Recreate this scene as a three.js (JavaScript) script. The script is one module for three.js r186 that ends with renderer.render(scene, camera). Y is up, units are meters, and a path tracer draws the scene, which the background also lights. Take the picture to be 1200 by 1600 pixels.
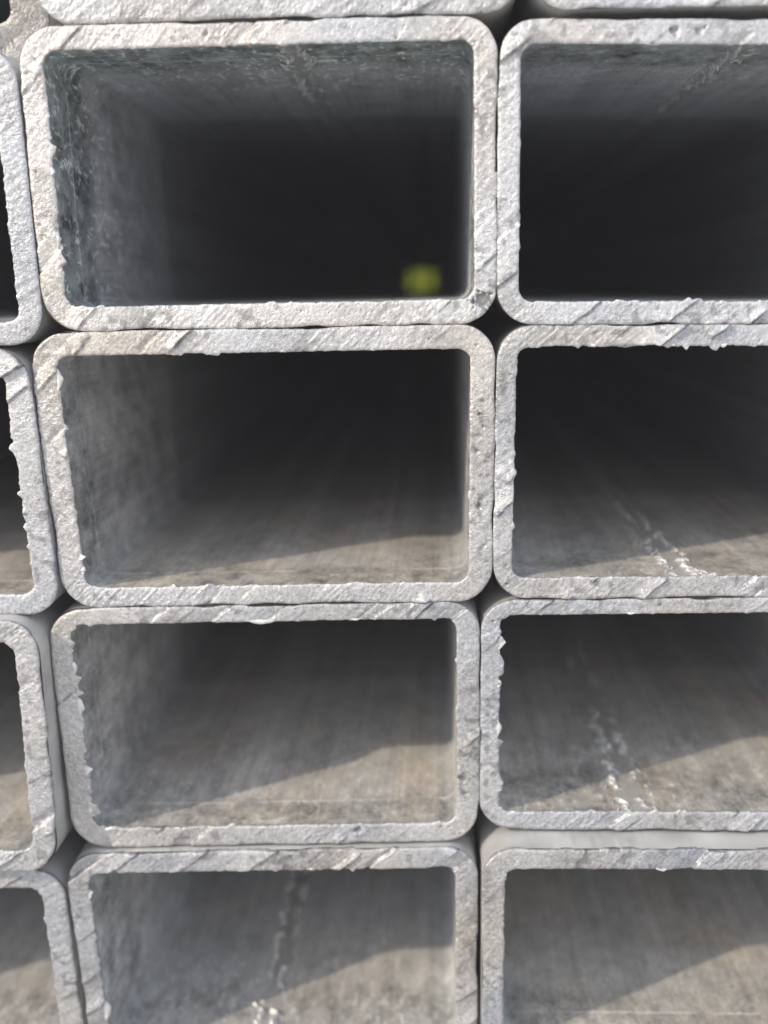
import * as THREE from 'three';

// ------------------------------------------------------------------ camera, sky, sun, exposure
const MM = 0.001;
const scene = new THREE.Scene();
const camera = new THREE.PerspectiveCamera(51.7, 768 / 1024, 0.01, 2000);
camera.position.set(0.0859, -0.0537, 0.2342);
{
  const pitch = -0.2098, yaw = -0.0375, roll = 0.0048;      // radians: looks down and a little to the left
  camera.rotation.set(pitch, -yaw, -roll, 'YXZ');
  camera.focus = 0.236;
  camera.userData.fStop = 6.2;
}
const SUN = new THREE.Vector3(-1.62, 1.05, 1).normalize();
{
  const w = 512, h = 256, a = new Float32Array(w * h * 4), d = new THREE.Vector3();
  for (let j = 0; j < h; j++) for (let i = 0; i < w; i++) {
    const el = ((j + 0.5) / h - 0.5) * Math.PI, az = ((i + 0.5) / w - 0.5) * 2 * Math.PI;
    d.set(Math.cos(el) * Math.cos(az), Math.sin(el), Math.cos(el) * Math.sin(az));
    const up = Math.max(d.y, 0), c = Math.max(d.dot(SUN), 0);
    const k = Math.pow(1 - up, 2.2);                                   // pale haze towards the horizon
    const glow = 0.55 * Math.pow(c, 6) + 1.6 * Math.pow(c, 40);        // bright haze round the sun
    const r = 1.02 + 0.50 * k + glow, g = 1.12 + 0.44 * k + glow * 0.97, b = 1.30 + 0.22 * k + glow * 0.9;
    a.set([r, g, b, 1], (j * w + i) * 4);
  }
  const sky = new THREE.DataTexture(a, w, h, THREE.RGBAFormat, THREE.FloatType);
  sky.mapping = THREE.EquirectangularReflectionMapping; sky.magFilter = THREE.LinearFilter; sky.needsUpdate = true;
  scene.background = sky; scene.environment = sky; scene.backgroundIntensity = 1.0; scene.environmentIntensity = 1.0;
}
const sun = new THREE.DirectionalLight(new THREE.Color(1.0, 0.85, 0.66), 3.3);
sun.position.copy(SUN).multiplyScalar(3); sun.target.position.set(0.08, -0.1, 0);
sun.castShadow = true; sun.shadow.mapSize.set(4096, 4096); sun.shadow.radius = 2;
Object.assign(sun.shadow.camera, { left: -0.6, right: 0.6, top: 0.6, bottom: -0.6, near: 0.5, far: 12 });
scene.add(sun, sun.target);
const renderer = new THREE.WebGLRenderer({ antialias: true });
renderer.setSize(768, 1024); renderer.shadowMap.enabled = true;
renderer.toneMapping = THREE.LinearToneMapping; renderer.toneMappingExposure = 1.33;

// ------------------------------------------------------------------ helpers
function rng(seed) { let s = (seed * 2654435761) >>> 0 || 1; return () => { s ^= s << 13; s >>>= 0; s ^= s >>> 17; s ^= s << 5; s >>>= 0; return s / 4294967296; }; }
const TAB = new Float32Array(65536); { const r = rng(77); for (let i = 0; i < 65536; i++) TAB[i] = r(); }
const lat = (x, y, s) => TAB[((x * 73 + y * 1973 + s * 4793 + ((x * y) & 255) * 31) & 65535)];
function noise(x, y, s = 0) {                                     // 0..1
  const xi = Math.floor(x), yi = Math.floor(y); let u = x - xi, v = y - yi; u = u * u * (3 - 2 * u); v = v * v * (3 - 2 * v);
  const a = lat(xi, yi, s), b = lat(xi + 1, yi, s), c = lat(xi, yi + 1, s), d = lat(xi + 1, yi + 1, s);
  return a + (b - a) * u + (c - a) * v + (a - b - c + d) * u * v;
}
const fbm = (x, y, s, n = 3) => { let t = 0, w = 0.5, k = 0; for (let i = 0; i < n; i++) { t += w * noise(x, y, s + i * 17); k += w; w *= 0.55; x *= 2.07; y *= 2.07; } return t / k; };
const clamp = (x, a = 0, b = 1) => Math.min(Math.max(x, a), b);
const smooth = (a, b, x) => { const t = clamp((x - a) / (b - a)); return t * t * (3 - 2 * t); };
const lerp = (a, b, t) => a + (b - a) * t;
const taken = {};
function numbered(n) { const k = taken[n] = (taken[n] ?? -1) + 1; return k ? `${n}_${String(k).padStart(3, '0')}` : n; }
function mesh(name, geometry, material, parent, cast = true) {
  const m = new THREE.Mesh(geometry, material); m.name = numbered(name); m.castShadow = cast; m.receiveShadow = true; parent.add(m); return m;
}
function grid(nu, nv, closed, at, colour, uvAt) {                 // a sheet of nu x nv points; at(i, j) -> [x, y, z] in mm
  const p = new Float32Array(nu * nv * 3), uv = new Float32Array(nu * nv * 2), col = colour ? new Float32Array(nu * nv * 3) : null, idx = [];
  for (let j = 0; j < nv; j++) for (let i = 0; i < nu; i++) {
    const k = j * nu + i, q = at(i, j);
    p[k * 3] = q[0] * MM; p[k * 3 + 1] = q[1] * MM; p[k * 3 + 2] = q[2] * MM;
    const t = uvAt ? uvAt(i, j) : [q[0] * MM, q[1] * MM]; uv[k * 2] = t[0]; uv[k * 2 + 1] = t[1];
    if (col) col.set(colour(i, j), k * 3);
  }
  const iu = closed ? nu : nu - 1;
  for (let j = 0; j < nv - 1; j++) for (let i = 0; i < iu; i++) {
    const a = j * nu + i, b = j * nu + (i + 1) % nu, c = a + nu, d = b + nu; idx.push(a, c, b, b, c, d);
  }
  const g = new THREE.BufferGeometry();
  g.setAttribute('position', new THREE.BufferAttribute(p, 3)); g.setAttribute('uv', new THREE.BufferAttribute(uv, 2));
  if (col) g.setAttribute('color', new THREE.BufferAttribute(col, 3));
  g.setIndex(idx); g.computeVertexNormals(); return g;
}
function tex(w, h, fill, srgb) {                                  // fill(x, y) -> [r, g, b] 0..1 (linear when not srgb)
  const a = new Uint8Array(w * h * 4);
  for (let y = 0; y < h; y++) for (let x = 0; x < w; x++) { const c = fill(x, y), k = (y * w + x) * 4; for (let n = 0; n < 3; n++) a[k + n] = clamp(srgb ? Math.pow(clamp(c[n]), 1 / 2.2) : c[n]) * 255; a[k + 3] = 255; }
  const t = new THREE.DataTexture(a, w, h); t.magFilter = THREE.LinearFilter; t.wrapS = t.wrapT = THREE.RepeatWrapping;
  if (srgb) t.colorSpace = THREE.SRGBColorSpace; t.needsUpdate = true; return t;
}

// ------------------------------------------------------------------ ground
const gtex = tex(512, 512, (x, y) => { const n = 0.42 + 0.1 * (fbm(x / 9, y / 9, 5, 4) - 0.5); return [n, n * 0.965, n * 0.9]; }, true);
gtex.repeat.set(400, 400);
const ground = mesh('ground', new THREE.PlaneGeometry(800, 800), new THREE.MeshStandardMaterial({ map: gtex, roughness: 0.95 }), scene, false);
ground.rotation.x = -Math.PI / 2; ground.position.set(0, -0.2535, 0); ground.userData = { kind: 'structure' };

// ------------------------------------------------------------------ tubes
const LEN = 4200;                                                  // mm
const VS = 100;                                                    // texture v = depth / (depth + VS)
const PER = 281;
const SIDE = (U) => U < 28 ? 'r' : U < 112 ? 'b' : U < 117.5 ? 'c' : U < 162.5 ? 'l' : U < 168 ? 'd' : U < 252 ? 't' : 'r';

function section(T) {                                              // the outline sampled clockwise from the middle of the right side
  const [t, r, b, l] = T.wall, W = T.W, H = T.H, R = T.R ?? 8, q = T.Ri ?? 3.2, step = T.step ?? 0.26, S = [];
  const line = (o0, o1, i0, i1, n) => { const k = Math.max(2, Math.round(Math.hypot(o1[0] - o0[0], o1[1] - o0[1]) / step)); for (let i = 0; i < k; i++) { const f = i / k; S.push({ o: [lerp(o0[0], o1[0], f), lerp(o0[1], o1[1], f)], i: [lerp(i0[0], i1[0], f), lerp(i0[1], i1[1], f)], n }); } };
  const arc = (oc, ic, a0) => { const k = Math.max(5, Math.round(R * 1.57 / step)); for (let i = 0; i < k; i++) { const a = a0 - i / k * Math.PI / 2, n = [Math.cos(a), Math.sin(a)]; S.push({ o: [oc[0] + n[0] * R, oc[1] + n[1] * R], i: [ic[0] + n[0] * q, ic[1] + n[1] * q], n }); } };
  line([W, -H / 2], [W, -H + R], [W - r, -H / 2], [W - r, -H + b + q], [1, 0]);
  arc([W - R, -H + R], [W - r - q, -H + b + q], 0);
  line([W - R, -H], [R, -H], [W - r - q, -H + b], [l + q, -H + b], [0, -1]);
  arc([R, -H + R], [l + q, -H + b + q], -Math.PI / 2);
  line([0, -H + R], [0, -R], [l, -H + b + q], [l, -t - q], [-1, 0]);
  arc([R, -R], [l + q, -t - q], Math.PI);
  line([R, 0], [W - R, 0], [l + q, -t], [W - r - q, -t], [0, 1]);
  arc([W - R, -R], [W - r - q, -t - q], Math.PI / 2);
  line([W, -R], [W, -H / 2], [W - r, -t - q], [W - r, -H / 2], [1, 0]);
  let u = 0; S.forEach((p, k) => { if (k) u += Math.hypot(p.i[0] - S[k - 1].i[0], p.i[1] - S[k - 1].i[1]); p.u = u; });
  const tot = u + Math.hypot(S[0].i[0] - S.at(-1).i[0], S[0].i[1] - S.at(-1).i[1]);
  S.forEach((p) => { p.u *= PER / tot; });
  return S;
}
// real corner positions (mm): a tube is never quite square
function warp(T, x, y) {
  const a = x / T.W, b = -y / T.H, [TL, TR, BR, BL] = T.quad;
  return [lerp(lerp(TL[0], TR[0], a), lerp(BL[0], BR[0], a), b), lerp(lerp(TL[1], TR[1], a), lerp(BL[1], BR[1], a), b)];
}

// fine grain of the sawn and zinc-sprayed steel (tile 24 mm)
const per = (x, y, n, s) => { const f = (a, b) => noise(a, b, s), u = x / n, v = y / n; return (f(x, y) * (1 - u) + f(x - n, y) * u) * (1 - v) + (f(x, y - n) * (1 - u) + f(x - n, y - n) * u) * v; };
const grainTex = tex(512, 512, (x, y) => { const n = 0.5 * per(x / 512 * 48, y / 512 * 48, 48, 3) + 0.35 * per(x / 512 * 110, y / 512 * 110, 110, 8) + 0.15 * per(x / 512 * 220, y / 512 * 220, 220, 9); return [n, n, n]; });
grainTex.repeat.set(1 / 0.024, 1 / 0.024);
const roughTex = tex(256, 256, (x, y) => { const n = 0.75 + 0.5 * (per(x / 256 * 30, y / 256 * 30, 30, 21) - 0.5); return [n, n, n]; });
roughTex.repeat.set(1 / 0.024, 1 / 0.024);
const speckTex = tex(512, 512, (x, y) => { const n = 0.93 + 0.5 * (per(x / 512 * 120, y / 512 * 120, 120, 51) - 0.5) + 0.3 * (per(x / 512 * 60, y / 512 * 60, 60, 52) - 0.5); return [n, n, n]; }, true);
speckTex.repeat.set(1 / 0.024, 1 / 0.024);
const faceMat = new THREE.MeshStandardMaterial({ vertexColors: true, map: speckTex, roughness: 0.58, roughnessMap: roughTex, metalness: 0.3, bumpMap: grainTex, bumpScale: 0.00028 });
const burrMat = new THREE.MeshStandardMaterial({ color: new THREE.Color(0.62, 0.62, 0.61), roughness: 0.5, metalness: 0.3 });
const outerTex = tex(512, 512, (x, y) => { const n = 0.50 + 0.22 * (per(x / 512 * 14, y / 512 * 14, 14, 31) - 0.5) + 0.03 * (per(x / 512 * 90, y / 512 * 24, 24, 32) - 0.5); return [n, n * 0.995, n * 0.975]; }, true);
outerTex.repeat.set(1 / 0.1, 1 / 0.1);
const outerMat = new THREE.MeshStandardMaterial({ map: outerTex, roughness: 0.55, metalness: 0.25, bumpMap: grainTex, bumpScale: 0.00002 });

function innerMaterial(seed, P) {                                  // drawn steel with streaks along the tube, an oxidised zone behind the cut, a scribed line
  const w = 1536, h = 896, n = w * h, col = new Uint8Array(n * 4), bmp = new Uint8Array(n * 4);
  const q = (x) => Math.pow(clamp(x), 1 / 2.2) * 255;
  for (let y = 0; y < h; y++) {
    const v = (y + 0.5) / h, s = VS * v / (1 - v);
    const far = smooth(40, 140, s);
    for (let x = 0; x < w; x++) {
      const U = (x + 0.5) / w * PER, k = (y * w + x) * 4;
      const streak = noise(U / 0.7, s / 90, seed) * 0.5 + noise(U / 2.6, s / 160, seed + 1) * 0.5;
      const broad = noise(U / 9, s / 260, seed + 2), mott = fbm(U / 7, s / 9, seed + 3, 3), fine = noise(U / 0.55, s / 0.8, seed + 4), mid = noise(U / 1.5, s / 2.2, seed + 5);
      const edge = P.zone + 7 * (noise(U / 14, 3.3, seed + 6) - 0.5) + 3 * (noise(U / 3, 8.1, seed + 7) - 0.5);
      const zone = 1 - smooth(edge - 5, edge + 3, s);
      const paleBand = 1 - smooth(92, 104, s + 5 * (noise(U / 16, 1.7, seed + 8) - 0.5) + 3 * (streak - 0.5));  // paler front stretch with an uneven edge, darker beyond it
      const blotch = fbm(U / 3.4, s / 4.2, seed + 20, 3), stain = smooth(0.5, 0.72, fbm(U / 11, s / 13, seed + 21, 3)), near = 1 - 0.75 * far;
      const scr = smooth(0.78, 0.86, noise(U / 0.45 + s / 9, s / 30, seed + 22)) * near, floor = smooth(24, 34, U) * (1 - smooth(106, 116, U));
      const left = smooth(110, 118, U) * (1 - smooth(160, 170, U));
      let a = 0.44 + (P.lum ?? 0) + 0.24 * (1 - 0.55 * smooth(60, 220, s)) * (streak - 0.5) + (0.10 * (blotch - 0.5) + 0.10 * (mott - 0.5) - 0.05 * stain) * left * near + 0.14 * (broad - 0.5) + 0.14 * (mott - 0.5) * near + 0.20 * (blotch - 0.5) * near + 0.16 * (fine - 0.5) * near - 0.06 * stain * near + 0.08 * scr + (P.band ?? 0.11) * paleBand;
      const wr = P.rust * (0.25 + 0.75 * floor);
      let r = a * (0.955 + 0.085 * wr), g = a * (0.99 + 0.0 * wr), b = a * (1.03 - 0.11 * wr);
      const rm = wr * smooth(0.42, 0.7, noise(U / 16, s / 22, seed + 9) * 0.6 + mid * 0.4) * 0.6;
      r *= 1 + 0.10 * rm; g *= 1 - 0.06 * rm; b *= 1 - 0.22 * rm;
      const zd = zone * P.dark, tr = 0.36 + 0.46 * (mott - 0.5) + 0.30 * (blotch - 0.5) + 0.26 * (mid - 0.5) + 0.2 * (fine - 0.5);      // oxidised, slightly green-blue
      r = lerp(r, tr * (0.92 + 0.2 * wr - 0.07 * (P.green ?? 0)), zd); g = lerp(g, tr * (1 + 0.02 * (P.green ?? 0)), zd); b = lerp(b, tr * (1.06 - 0.26 * wr - 0.06 * (P.green ?? 0)), zd);
      // zinc scuffs
      const sc = smooth(0.60, 0.84, noise(U / 1.1, s / 3.0, seed + 10) * 0.6 + noise(U / 0.5, s / 0.7, seed + 11) * 0.4) * (1 - smooth(30, 70, s)) * P.scuff * (0.3 + noise(U / 8, s / 12, seed + 12));
      r += 0.36 * sc; g += 0.37 * sc; b += 0.38 * sc;
      // scribed line round the inside, parallel to the cut
      let hl = 0;
      if (P.line) { const ld = P.line + 1.2 * (noise(U / 22, 5.5, seed + 13) - 0.5) + 0.5 * (noise(U / 3, 6.5, seed + 14) - 0.5), on = smooth(0.25, 0.5, noise(U / 9, 9.5, seed + 15)); hl = Math.exp(-Math.pow((s - ld) / 0.34, 2)) * on; r += 0.32 * hl; g += 0.32 * hl; b += 0.32 * hl; }
      // grease and drip spots
      const sp = smooth(0.80, 0.9, noise(U / 1.7, s / 1.9, seed + 16)) * (1 - smooth(20, 60, s)); r -= 0.08 * sp; g -= 0.08 * sp; b -= 0.075 * sp;
      col[k] = q(r); col[k + 1] = q(g); col[k + 2] = q(b); col[k + 3] = 255;
      const H = 0.5 + 0.22 * (fine - 0.5) * (1 - far) + 0.3 * (mid - 0.5) * (0.3 + zone) * (1 - far) + 0.25 * (noise(U / 0.9, s / 60, seed + 18) - 0.5) + 0.35 * hl + 0.2 * sc;
      bmp[k] = bmp[k + 1] = bmp[k + 2] = clamp(H) * 255; bmp[k + 3] = 255;
    }
  }
  const mk = (a, srgb) => { const t = new THREE.DataTexture(a, w, h); t.magFilter = THREE.LinearFilter; t.wrapS = THREE.RepeatWrapping; t.wrapT = THREE.ClampToEdgeWrapping; if (srgb) t.colorSpace = THREE.SRGBColorSpace; t.needsUpdate = true; return t; };
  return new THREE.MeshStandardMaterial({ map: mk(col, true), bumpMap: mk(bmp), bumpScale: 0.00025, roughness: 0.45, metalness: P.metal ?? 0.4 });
}

function buildTube(T) {
  const S = section(T), N = S.length, sd = T.seed, rand = rng(sd * 131 + 7);
  const root = new THREE.Group(); root.name = numbered('steel_tube');
  const cx = (T.quad[2][0] + T.quad[3][0]) / 2, by = Math.min(T.quad[2][1], T.quad[3][1]);
  root.position.set(cx * MM, by * MM, T.z * MM);
  root.userData = { label: T.label, category: 'steel tube', group: 'rectangular steel tubes in the stack' };
  scene.add(root);
  const loc = (x, y, z) => { const w = warp(T, x, y); return [w[0] - cx - z * 0.0074, w[1] - by, z]; };   // the stack is cut a hair out of square

  // --- saw marks: notches across the cut, in the direction of the blade
  const ang = T.saw ?? 0.72, ca = Math.cos(ang), sa = Math.sin(ang), notch = [];
  for (let d = -120; d < 140;) { notch.push({ d, w: 1.2 + 3.5 * rand(), h: (rand() < 0.45 ? 0.8 : 0.14) * (0.4 + rand()), a: (rand() - 0.5) * 0.5, up: rand() < 0.65, s: rand() * 99 | 0 }); d += 2.5 + 18 * rand() * rand() * (rand() < 0.25 ? 0.1 : 1); }
  const pits = (T.pits ?? []).map((p) => [...p]);
  for (let k = 0; k < 26; k++) { const s = S[rand() * N | 0], t = 0.15 + 0.7 * rand(); pits.push([lerp(s.o[0], s.i[0], t), lerp(s.o[1], s.i[1], t), 0.18 + 0.3 * rand() * rand(), 0.25]); }
  function relief(x, y) {                                          // height of the cut in mm, and how dark dirt makes it
    const across = -x * sa + y * ca, along = x * ca + y * sa; let h = 0, dirt = 0;
    const rough = smooth(0.35, 0.65, noise(x / 16, y / 16, sd + 40));                 // rougher and smoother stretches
    h += 0.11 * (fbm(x / 3.2, y / 3.2, sd + 41, 3) - 0.5) + (0.11 + 0.17 * rough) * (fbm(x / 0.55, y / 0.6, sd + 42, 2) - 0.5);
    h += 0.16 * (0.15 + rough) * (noise(across / 0.55, along / 7, sd + 43) - 0.5) + 0.14 * (noise(across / 1.5, along / 15, sd + 44) - 0.5);
    h += 0.22 * (noise(x / 9, y / 9, sd + 47) - 0.5);
    for (const n of notch) {
      const e = across - n.d + along * Math.tan(n.a) * 0.12 - 0.5 * (noise(along / 3, n.s, sd + 49) - 0.5); if (e < -0.4 || e > n.w) continue;
      const m = smooth(0.3, 0.5, noise(along / 6, n.s, sd + 45));
      const f = n.up ? (e < 0 ? (e + 0.4) / 0.4 : 1 - e / n.w) : (e < 0 ? -(e + 0.4) / 0.4 : -(1 - e / n.w));
      h += n.h * f * m; if (e < 0.12) dirt += (n.h > 0.2 ? 0.6 : 0.14) * m * smooth(0.2, 0.6, noise(along / 1.2, n.s, sd + 48));
    }
    for (const p of pits) { const dx = x - p[0], dy = y - p[1]; if (Math.abs(dx) > p[2] * 2 || Math.abs(dy) > p[2] * 2) continue; const r = Math.hypot(dx, dy) / p[2] * (0.55 + 1.0 * noise(x / 0.6, y / 0.6, sd + 46)); const f = 1 - smooth(0.55, 1.1, r); h -= p[3] * 1.1 * f; dirt += 0.55 * f * clamp(p[3] * 2); }
    return [h, dirt];
  }
  // --- the cut end: a ring of sawn steel, with rounded rims and a ragged inner edge
  const NT = T.rows ?? 17, rows = [];
  rows.push({ t: 0, z: -1.7, o: -0.10 }, { t: 0, z: -0.9, o: 0.02 }, { t: 0, z: -0.45, o: 0.02 });
  for (let j = 0; j < NT; j++) rows.push({ t: j / (NT - 1), z: 0 });
  rows.push({ t: 1, z: -0.5, o: 0 }, { t: 1, z: -1.0, o: 0 }, { t: 1, z: -2.2, o: 0.25 });
  const jag = S.map((p) => {
    const s = SIDE(p.u), A = T.jag?.[s === 'l' || s === 'c' ? 3 : s === 't' || s === 'd' ? 0 : s === 'r' ? 1 : 2] ?? 0.3;
    const a = noise(p.u / 0.9, 1.5, sd + 50), b = noise(p.u / 2.7, 2.5, sd + 51), c = noise(p.u / 0.38, 4.5, sd + 53), big = smooth(0.68, 0.9, noise(p.u / 2.1, 3.5, sd + 52));
    return A * (0.8 * a * a + 0.7 * (b - 0.4) + 0.4 * (c - 0.4) + 1.5 * big * (0.4 + a));
  });
  const ero = S.map((p) => 0.16 - 0.42 * smooth(0.45, 0.85, noise(p.u / 6, 7.5, sd + 54)) - 0.16 * noise(p.u / 1.1, 8.5, sd + 55));
  const colours = [];
  const face = grid(N, rows.length, true, (i, j) => {
    const p = S[i], R = rows[j], th = Math.hypot(p.i[0] - p.o[0], p.i[1] - p.o[1]);
    let x = lerp(p.o[0], p.i[0], R.t), y = lerp(p.o[1], p.i[1], R.t), z = R.z;
    const J = jag[i] * smooth(0.62, 1, R.t), E = ero[i] * (1 - smooth(0, 0.3, R.t)), off = (R.o ?? 0) + E - J * (R.z < -0.7 ? (R.z < -1.5 ? 0 : 0.5) : 1);
    x += p.n[0] * off; y += p.n[1] * off;
    const [h, dirt] = relief(x, y);
    const d0 = R.t * th, d1 = (1 - R.t) * th;
    if (R.z === 0) z += h - 0.26 * Math.exp(-d0 / 0.25) - 0.24 * Math.exp(-d1 / 0.2) + 0.22 * J * smooth(0.8, 1, R.t) * (noise(p.u / 1.3, 4, sd + 57) - 0.3);
    else z += 0.5 * h * (R.z > -0.8 ? 1 : 0);
    // zinc colour: warm and cold patches, dirt in pits and along the outer rim
    const tone = 0.515 + 0.16 * (noise(x / 11, y / 11, sd + 60) - 0.5) + 0.30 * (fbm(x / 0.6, y / 0.6, sd + 61, 3) - 0.5) + (T.tone ?? 0);  // per-tube tone paints in the light: paler sunlit top rows, darker lower rows
    const warm = (noise(x / 24, y / 24, sd + 62) - 0.5) * 0.10 + (T.warm ?? 0) + (T.warmSpot ? T.warmSpot[3] * Math.exp(-((x - T.warmSpot[0]) ** 2 + (y - T.warmSpot[1]) ** 2) / T.warmSpot[2] ** 2) : 0);
    const rim = 0.30 * Math.exp(-d0 / 0.25) * noise(p.u / 2.3, 6, sd + 63) + (R.z < -0.4 ? 0.25 : 0) * noise(p.u / 3, 9, sd + 64);
    const grime = clamp(dirt + rim + 0.45 * smooth(0.64, 0.82, noise(x / 1.5, y / 1.5, sd + 65)) * smooth(0.35, 0.65, noise(x / 12, y / 12, sd + 66)), 0, 0.85);
    const g = tone * (1 - grime * 0.8);
    colours[j * N + i] = [g * (1 + 0.8 * warm), g, g * (1 - 1.3 * warm + 0.02)];
    return loc(x, y, z);
  }, null, null);
  { const c = new Float32Array(colours.length * 3); colours.forEach((q, k) => c.set(q, k * 3)); face.setAttribute('color', new THREE.BufferAttribute(c, 3)); }
  mesh('cut_end', face, faceMat, root);

  // --- the walls: inside and outside skins of a long tube
  const K = S.filter((_, i) => i % 4 === 0), M = K.length, U = K.map((p) => p.u / PER);
  const zi = [-0.9, -2, -4, -7, -11, -16, -22, -30, -40, -55, -75, -100, -140, -200, -300, -450, -700, -1100, -1700, -2500, -LEN];
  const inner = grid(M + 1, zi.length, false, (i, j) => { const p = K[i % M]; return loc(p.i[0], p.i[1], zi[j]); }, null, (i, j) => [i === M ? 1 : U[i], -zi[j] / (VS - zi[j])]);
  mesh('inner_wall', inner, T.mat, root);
  const zo = [-0.8, -3, -10, -30, -100, -300, -1000, -LEN];
  const outer = grid(M, zo.length, true, (i, j) => { const p = K[i]; return loc(p.o[0], p.o[1], zo[zo.length - 1 - j]); }, null, (i, j) => [K[i].u * MM, -zo[zo.length - 1 - j] * MM]);
  mesh('outer_wall', outer, outerMat, root);
  mesh('rear_end', grid(M, 2, true, (i, j) => { const p = K[i], q = j ? p.o : p.i; return loc(q[0], q[1], -LEN + 0.01); }, null, (i, j) => [K[i].u * MM, j * 0.005]), outerMat, root);

  // --- burrs hanging on the inner edge: [side, position along the side in mm, length, reach]
  for (const [side, at, len, reach] of T.burrs ?? []) {
    const r2 = rng(sd * 977 + at * 13 + 5), nx = 12, ny = 9, ph = r2() * 50;
    const base = side === 'l' ? [T.wall[3], -at, 0, -1, 1, 0] : side === 't' ? [at, -T.wall[0], 1, 0, 0, -1] : side === 'r' ? [T.W - T.wall[1], -at, 0, -1, -1, 0] : [at, -T.H + T.wall[2], 1, 0, 0, 1];
    const [bx, byy, tx, ty, ix, iy] = base;
    const g = grid(nx, ny, false, (i, j) => {
      const a = i / (nx - 1), b = j / (ny - 1) * Math.PI * 2;                         // a closed flake: a along, b around
      const prof = Math.pow(Math.sin(Math.PI * clamp(a * 0.96 + 0.02)), 0.7) * (0.65 + 0.7 * noise(a * 5 + ph, 1.5, 70)), out = reach * prof * (0.45 + 0.55 * Math.cos(b)) - 0.35, zz = (0.24 + 0.2 * prof) * Math.sin(b) - 0.35 + 0.5 * (noise(a * 4 + ph, 9, 71) - 0.5);
      const s = (a - 0.5) * len + 0.35 * reach * Math.max(0, Math.cos(b)) * (T.lean ?? -1) * (side === 'l' ? 1 : 0.3) + 0.25 * (noise(a * 6, j + ph, 72) - 0.5);
      return loc(bx + tx * s + ix * out, byy + ty * s + iy * out, zz);
    });
    mesh('burr', g, burrMat, root);
  }

  // --- weld bead along the inside: a low ridge with flakes of zinc splashed to both sides
  if (T.weld) {
    const [side, xx, wd, amp] = T.weld, yy = side === 't' ? -T.wall[0] : -T.H + T.wall[2], up = side === 't' ? -1 : 1;
    const zs = []; for (let z = 0.6; z < 170; z += 0.3 + z * 0.004) zs.push(z); for (let z = 180; z < 1200; z *= 1.25) zs.push(z);
    const nw = 37, zn = new Float32Array(nw * zs.length);
    const g = grid(nw, zs.length, false, (i, j) => {
      const f = i / (nw - 1) * 2 - 1, z = zs[j], wob = 1.1 * (noise(z / 17, 2, sd + 80) - 0.5), w = wd * 0.8 * (0.8 + 0.5 * noise(z / 4, 5, sd + 81));
      const rg = (e, k) => { const c = 0.55 * e + 0.5 * e * (noise(z / 2.3, k, sd + 82) - 0.5) + 0.45 * e * (noise(z / 0.8, k, sd + 83) - 0.5), q = (f - c) / (0.11 + 0.06 * noise(z / 3, k + 5, sd + 89)), on = smooth(0.22, 0.6, noise(z / 5, k + 3, sd + 86)); return Math.exp(-q * q) * on * (0.35 + 1.0 * noise(z / 1.3, k + 7, sd + 87)); };
      const e1 = rg(-1, 1), e2 = rg(1, 2), mid = 0.12 * (1 - f * f) * noise(z / 1.1, f * 4, sd + 88);
      let h = amp * (0.95 * Math.max(e1, (T.weld[4] ?? 1) * e2) + mid - 0.05) * (z > 100 ? 0.7 : 1) * smooth(0, 4, z) + 0.03;
      zn[j * nw + i] = Math.max(e1, (T.weld[4] ?? 1) * e2);
      return loc(xx + wob + f * w, yy + up * h, -z);
    }, null);
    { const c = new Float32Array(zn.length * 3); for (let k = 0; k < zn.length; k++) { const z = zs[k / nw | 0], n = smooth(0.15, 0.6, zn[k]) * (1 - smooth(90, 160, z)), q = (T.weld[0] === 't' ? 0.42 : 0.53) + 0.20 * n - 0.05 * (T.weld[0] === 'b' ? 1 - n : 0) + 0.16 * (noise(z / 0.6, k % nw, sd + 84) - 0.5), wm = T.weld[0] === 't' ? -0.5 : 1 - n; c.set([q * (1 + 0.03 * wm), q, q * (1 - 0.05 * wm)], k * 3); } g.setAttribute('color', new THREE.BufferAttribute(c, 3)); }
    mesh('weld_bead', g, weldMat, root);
    for (let k = 0; k < 26; k++) {                                 // loose flakes of zinc that stand up from the bead
      const z = 2 + 55 * rand() * (0.4 + 0.6 * rand()), s = rand() < 0.5 ? -1 : 1, L = 0.9 + 2.4 * rand(), o = s * wd * (0.35 + 0.7 * rand()), hh = 0.35 + 0.5 * rand(), wz = 0.25 + 0.4 * rand(), ph = rand() * 40;
      const f = grid(7, 6, false, (i, j) => {
        const a = i / 6, b = j / 5 * Math.PI * 2, e = Math.sin(Math.PI * clamp(a * 0.9 + 0.05));
        return loc(xx + o + s * (a - 0.3) * L * 0.55, yy + up * (0.05 + hh * e * (0.5 + 0.5 * Math.sin(b)) * (0.6 + 0.8 * noise(a * 4 + ph, 3, 85))), -(z - a * L + wz * e * Math.cos(b)));
      });
      mesh('zinc_flake', f, burrMat, root);
    }
  }
  return root;
}
const weldMat = new THREE.MeshStandardMaterial({ vertexColors: true, roughness: 0.45, metalness: 0.35 });

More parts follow.
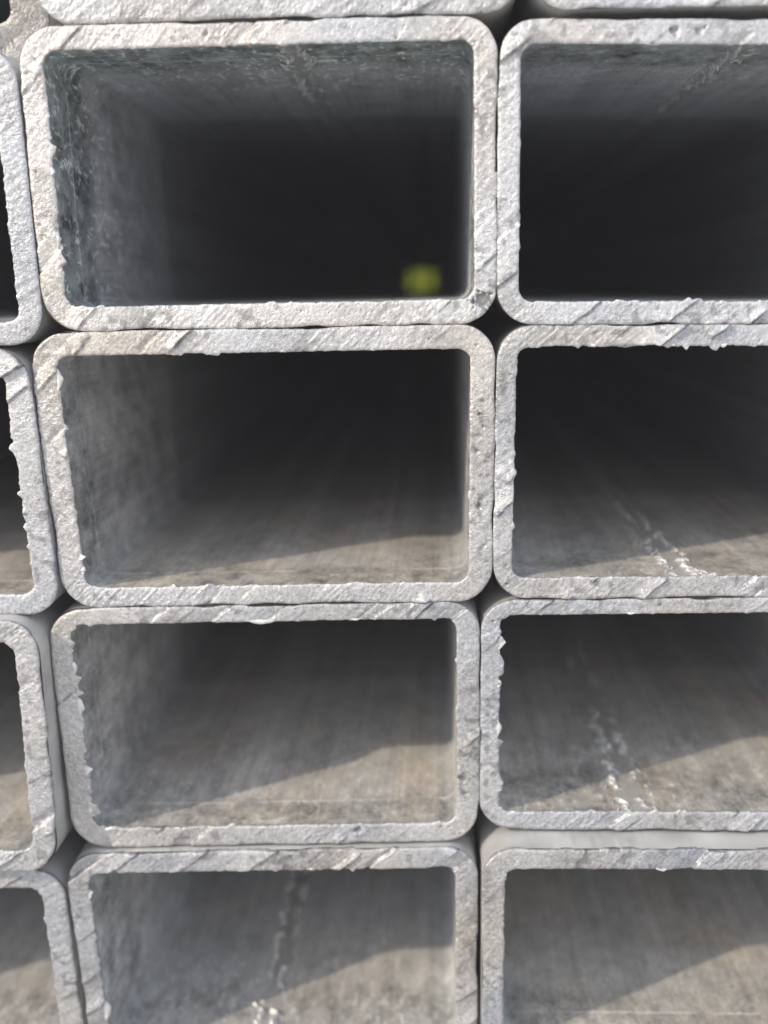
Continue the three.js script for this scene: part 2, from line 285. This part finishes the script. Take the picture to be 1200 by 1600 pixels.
const box = (x0, y0, x1, y1, x2, y2, x3, y3) => [[x0, y0], [x1, y1], [x2, y2], [x3, y3]];   // TL, TR, BR, BL
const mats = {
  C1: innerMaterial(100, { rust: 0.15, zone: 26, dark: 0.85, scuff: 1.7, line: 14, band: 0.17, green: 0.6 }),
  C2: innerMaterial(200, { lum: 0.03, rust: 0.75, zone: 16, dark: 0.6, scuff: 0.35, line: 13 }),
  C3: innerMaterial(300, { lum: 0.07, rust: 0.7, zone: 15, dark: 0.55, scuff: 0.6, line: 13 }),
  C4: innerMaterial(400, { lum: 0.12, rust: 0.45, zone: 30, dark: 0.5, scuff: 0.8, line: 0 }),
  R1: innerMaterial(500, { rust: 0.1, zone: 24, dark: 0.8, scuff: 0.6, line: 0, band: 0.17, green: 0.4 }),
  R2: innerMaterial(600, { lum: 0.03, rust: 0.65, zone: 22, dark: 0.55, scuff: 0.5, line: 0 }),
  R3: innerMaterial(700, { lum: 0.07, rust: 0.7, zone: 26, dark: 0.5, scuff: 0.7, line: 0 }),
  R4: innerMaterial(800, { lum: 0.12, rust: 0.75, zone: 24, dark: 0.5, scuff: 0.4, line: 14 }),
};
const tubes = [
  { id: 'C1', quad: box(0.4, -0.2, 100.9, 1.1, 101.8, -61.4, 2.2, -63.1), z: 0, wall: [4.6, 4.7, 5.0, 5.0], seed: 1, mat: mats.C1, jag: [0.25, 0.25, 0.3, 0.7], tone: 0.09, warm: 0.02, saw: 0.78,
    weld: ['t', 57, 3.2, 1.5, 0.5], burrs: [['l', 29, 2.6, 0.9], ['l', 43, 3, 0.8], ['l', 49, 1.6, 0.7], ['b', 9, 3, 0.8], ['t', 22, 2, 0.5]], pits: [[97.5, -57.5, 2.2, 0.9], [2.2, -9.5, 1.3, 0.3], [40, -2.4, 0.6, 0.4]],
    label: 'whole steel tube with a green spot showing through its far end' },
  { id: 'C2', quad: box(-2.1, -63.3, 101.85, -61.7, 101.75, -124.4, 2.2, -126.8), z: 0, wall: [5.0, 5.3, 4.4, 5.5], seed: 2, mat: mats.C2, jag: [0.25, 0.25, 0.35, 0.45], warm: 0.02, saw: 0.74, warmSpot: [4, -14, 22, 0.07],
    burrs: [['l', 10.5, 5, 1.3], ['l', 50.5, 1.6, 1.3], ['l', 53.5, 1.6, 1.2], ['t', 55, 2, 0.6], ['b', 84, 2, 0.6]], pits: [[97.9, -16.6, 0.5, 0.4], [97.2, -19.4, 0.55, 0.4], [98.0, -22.2, 0.4, 0.3], [97.2, -24.1, 0.55, 0.3], [96.6, -27.5, 0.65, 0.4], [97.2, -40, 0.75, 0.42], [98.6, -49, 0.7, 0.3], [98.8, -30, 0.5, 0.25]],
    label: 'steel tube with beige upper left corner and pitted right rim, second whole one down' },
  { id: 'C3', quad: box(-2.3, -127.2, 99.25, -124.7, 99.65, -184.9, 0.6, -188.4), z: 0, wall: [3.9, 5.3, 4.9, 5.0], seed: 3, mat: mats.C3, jag: [0.3, 0.25, 0.35, 1.25], tone: -0.04, warm: 0.01, saw: 0.7,
    burrs: [['l', 15, 2.5, 1.3], ['l', 25, 4.5, 1.7], ['l', 42, 2, 2.0], ['l', 53, 3, 1.2], ['t', 50, 7, 1.2], ['t', 72, 3, 0.5], ['b', 10, 4, 1.2], ['b', 26, 2, 0.6]], pits: [[71, -58.5, 0.9, 0.5], [96.6, -45, 1.3, 0.4], [97.2, -49.3, 1.0, 0.4]],
    label: 'steel tube with large ragged burrs all down its left inner edge' },
  { id: 'C4', quad: box(-1.6, -189.0, 99.3, -185.5, 100.0, -247.6, 2.6, -252.0), z: 2.2, wall: [5.0, 5.2, 5.0, 5.0], seed: 4, mat: mats.C4, jag: [0.4, 0.3, 0.3, 0.45], warm: 0.01, saw: 0.62, tone: -0.08,
    weld: ['b', 43.5, 4.6, 1.7], burrs: [['l', 11, 2, 1.3], ['l', 43, 5, 1.6], ['t', 60, 2, 0.6]],
    label: 'steel tube with a wide weld bead up its floor, lowest in the middle column' },
  { id: 'R1', quad: box(101.1, 0.3, 201.6, -1.5, 202.2, -61.8, 101.95, -61.8), z: 0, wall: [4.8, 5.0, 4.7, 4.6], seed: 5, mat: mats.R1, jag: [0.2, 0.25, 0.4, 0.15], tone: 0.06, saw: 0.66,
    weld: ['t', 51, 2.6, 1.4, 0.3], pits: [[36, -2.0, 0.8, 0.5], [36.4, -3.3, 0.5, 0.45], [41, -2.2, 0.8, 0.4], [42.2, -1.6, 0.5, 0.3]], warmSpot: [14, -5, 14, 0.07],
    label: 'steel tube with two dark pits in its top rim, at the upper right' },
  { id: 'R2', quad: box(102.1, -62.0, 202.5, -62.0, 202.2, -122.6, 101.9, -124.2), z: 0, wall: [4.4, 5.0, 5.0, 4.2], seed: 6, mat: mats.R2, jag: [0.55, 0.25, 0.45, 0.3], saw: 0.72, tone: -0.02,
    weld: ['b', 44, 4.2, 0.9], burrs: [['t', 21, 2, 0.7], ['t', 38, 2, 0.6], ['t', 49, 2, 0.9], ['b', 20, 4, 0.6]],
    label: 'steel tube with thin spikes along its top inner edge, right of the pitted rim tube' },
  { id: 'R3', quad: box(99.5, -124.5, 200.3, -122.8, 200.5, -180.7, 99.9, -182.0), z: 0, wall: [3.6, 5.0, 4.9, 4.1], seed: 7, mat: mats.R3, jag: [0.3, 0.25, 0.4, 0.7], saw: 0.7, tone: -0.05,
    weld: ['b', 37.5, 5.0, 1.3], burrs: [['l', 11.5, 4, 1.9], ['l', 22, 2, 1.0], ['l', 34, 5, 1.0], ['t', 34, 3, 0.6]],
    label: 'steel tube with a toothed burr on its left rim and white flakes on its floor' },
  { id: 'R4', quad: box(100.2, -182.7, 200.4, -181.5, 200.8, -239.8, 100.8, -240.8), z: 8, wall: [5.2, 5.0, 5.0, 5.0], seed: 8, mat: mats.R4, jag: [0.25, 0.25, 0.3, 0.4], saw: 0.9, tone: -0.09,
    burrs: [['l', 7, 5, 1.0], ['t', 42, 3.2, 1.0]],
    label: 'steel tube sticking out so a strip of its top shows, lowest in the right column' },
  { id: 'L1', quad: box(-100.6, -6.0, -0.4, -3.2, 2.0, -65.9, -98.6, -66.4), z: 0, wall: [5, 5.0, 4.8, 5], seed: 9, mat: mats.R1, jag: [0.2, 0.5, 0.3, 0.3], saw: 0.5, tone: 0.03,
    label: 'uppermost steel tube cut by the left edge, dark slanting notches across its right rim' },
  { id: 'L2', quad: box(-102.4, -67.0, -2.2, -66.6, 1.7, -128.0, -98.4, -128.9), z: 1, wall: [5, 5.4, 4.6, 5], seed: 10, mat: mats.C2, jag: [0.2, 0.6, 0.3, 0.3], saw: 0.55, burrs: [['r', 19, 3, 0.8], ['r', 38, 2.5, 0.9], ['r', 41, 2, 1.0]],
    label: 'steel tube cut by the left edge beside the tube with the beige corner' },
  { id: 'L3', quad: box(-102.6, -129.0, -2.3, -128.1, -1.4, -190.9, -101.2, -191.7), z: 6.5, wall: [5, 5.6, 5.2, 5], seed: 11, mat: mats.C3, jag: [0.2, 0.3, 0.3, 0.3], saw: 0.55, tone: 0.0,
    label: 'steel tube standing proud with its outer right side visible, beside the ragged burred tube' },
  { id: 'L4', quad: box(-103.0, -195.4, -2.6, -193.6, 0.7, -252.4, -99.5, -253.0), z: 1.5, wall: [5, 5.6, 4, 5], seed: 12, mat: mats.C4, jag: [0.3, 0.5, 0.3, 0.3], saw: 0.5, tone: -0.03,
    label: 'steel tube in the bottom left corner, beside the lowest middle tube' },
  { id: 'C0', quad: box(4.6, 62.4, 105.6, 63.6, 106.0, 1.4, 5.0, 0.3), z: 0, wall: [5, 5.0, 5, 5], seed: 13, mat: mats.C4, saw: 0.6, tone: 0.05,
    label: 'steel tube showing only a long bottom rim, resting above the green spot tube' },
  { id: 'R0', quad: box(107.0, 64.2, 207.2, 64.4, 207.4, 2.0, 107.2, 1.6), z: 1, wall: [5, 5.0, 5, 5], seed: 14, mat: mats.R2, saw: 0.6, tone: 0.05,
    label: 'steel tube showing only its bottom rim, in the top right corner' },
  { id: 'L0', quad: box(-102.0, 59.5, -2.6, 60.2, -2.4, -1.4, -101.8, -2.2), z: -30, wall: [6, 9, 9, 6], seed: 15, mat: mats.R3, saw: 0.6, tone: -0.16,
    label: 'blurred steel tube set back from the others, in the top left corner' },
];
for (const T of tubes) { T.W = 100.5; T.H = 62; if (/0$/.test(T.id)) T.rows = 12; buildTube(T); }

// ------------------------------------------------------------------ foliage far behind the open ends
{
  const r = rng(4242), P = [], Nn = [], C = [], I = [];
  for (let k = 0; k < 20000; k++) {
    const x = -1.5 + 3 * r(), y = -0.25 + 0.75 * Math.pow(r(), 1.2), z = -4.6 - 0.6 * r() + 0.5 * Math.sin(x * 2 + y * 3), a = r() * 6.283, b = (r() - 0.5) * 1.6, L = 0.03 + 0.04 * r(), w = L * 0.32;
    const d = new THREE.Vector3(Math.cos(a), Math.sin(a), (r() - 0.5) * 0.8).normalize(), n = new THREE.Vector3(-Math.sin(b), 0.5, Math.cos(b)).normalize(), s = new THREE.Vector3().crossVectors(d, n).normalize();
    const v = P.length / 3, g = 0.75 + 0.5 * r(), nn = new THREE.Vector3().crossVectors(s, d);
    for (const [t, q, e] of [[0, 0, 0], [0.45, 1, 0.01], [1, 0, -0.01], [0.45, -1, 0.01]]) { P.push(x + d.x * L * t + s.x * w * q + nn.x * e, y + d.y * L * t + s.y * w * q + nn.y * e, z + d.z * L * t + s.z * w * q + nn.z * e); C.push(0.78 * g, 0.88 * g, 0.08 * g); }
    I.push(v, v + 1, v + 2, v, v + 2, v + 3);
  }
  const g = new THREE.BufferGeometry(); g.setAttribute('position', new THREE.Float32BufferAttribute(P, 3)); g.setAttribute('color', new THREE.Float32BufferAttribute(C, 3)); g.setIndex(I); g.computeVertexNormals();
  const hedge = mesh('hedge', g, new THREE.MeshStandardMaterial({ vertexColors: true, roughness: 0.8, side: THREE.DoubleSide }), scene);
  hedge.userData = { label: 'bright green foliage seen as a blurred spot through the open tube', category: 'foliage', kind: 'stuff' };
}

// ------------------------------------------------------------------ added haze: stands in for camera glare, lifts the dark tube depths to grey
scene.fog = new THREE.FogExp2(new THREE.Color(0.88, 0.88, 0.98), 0.11);
renderer.render(scene, camera);
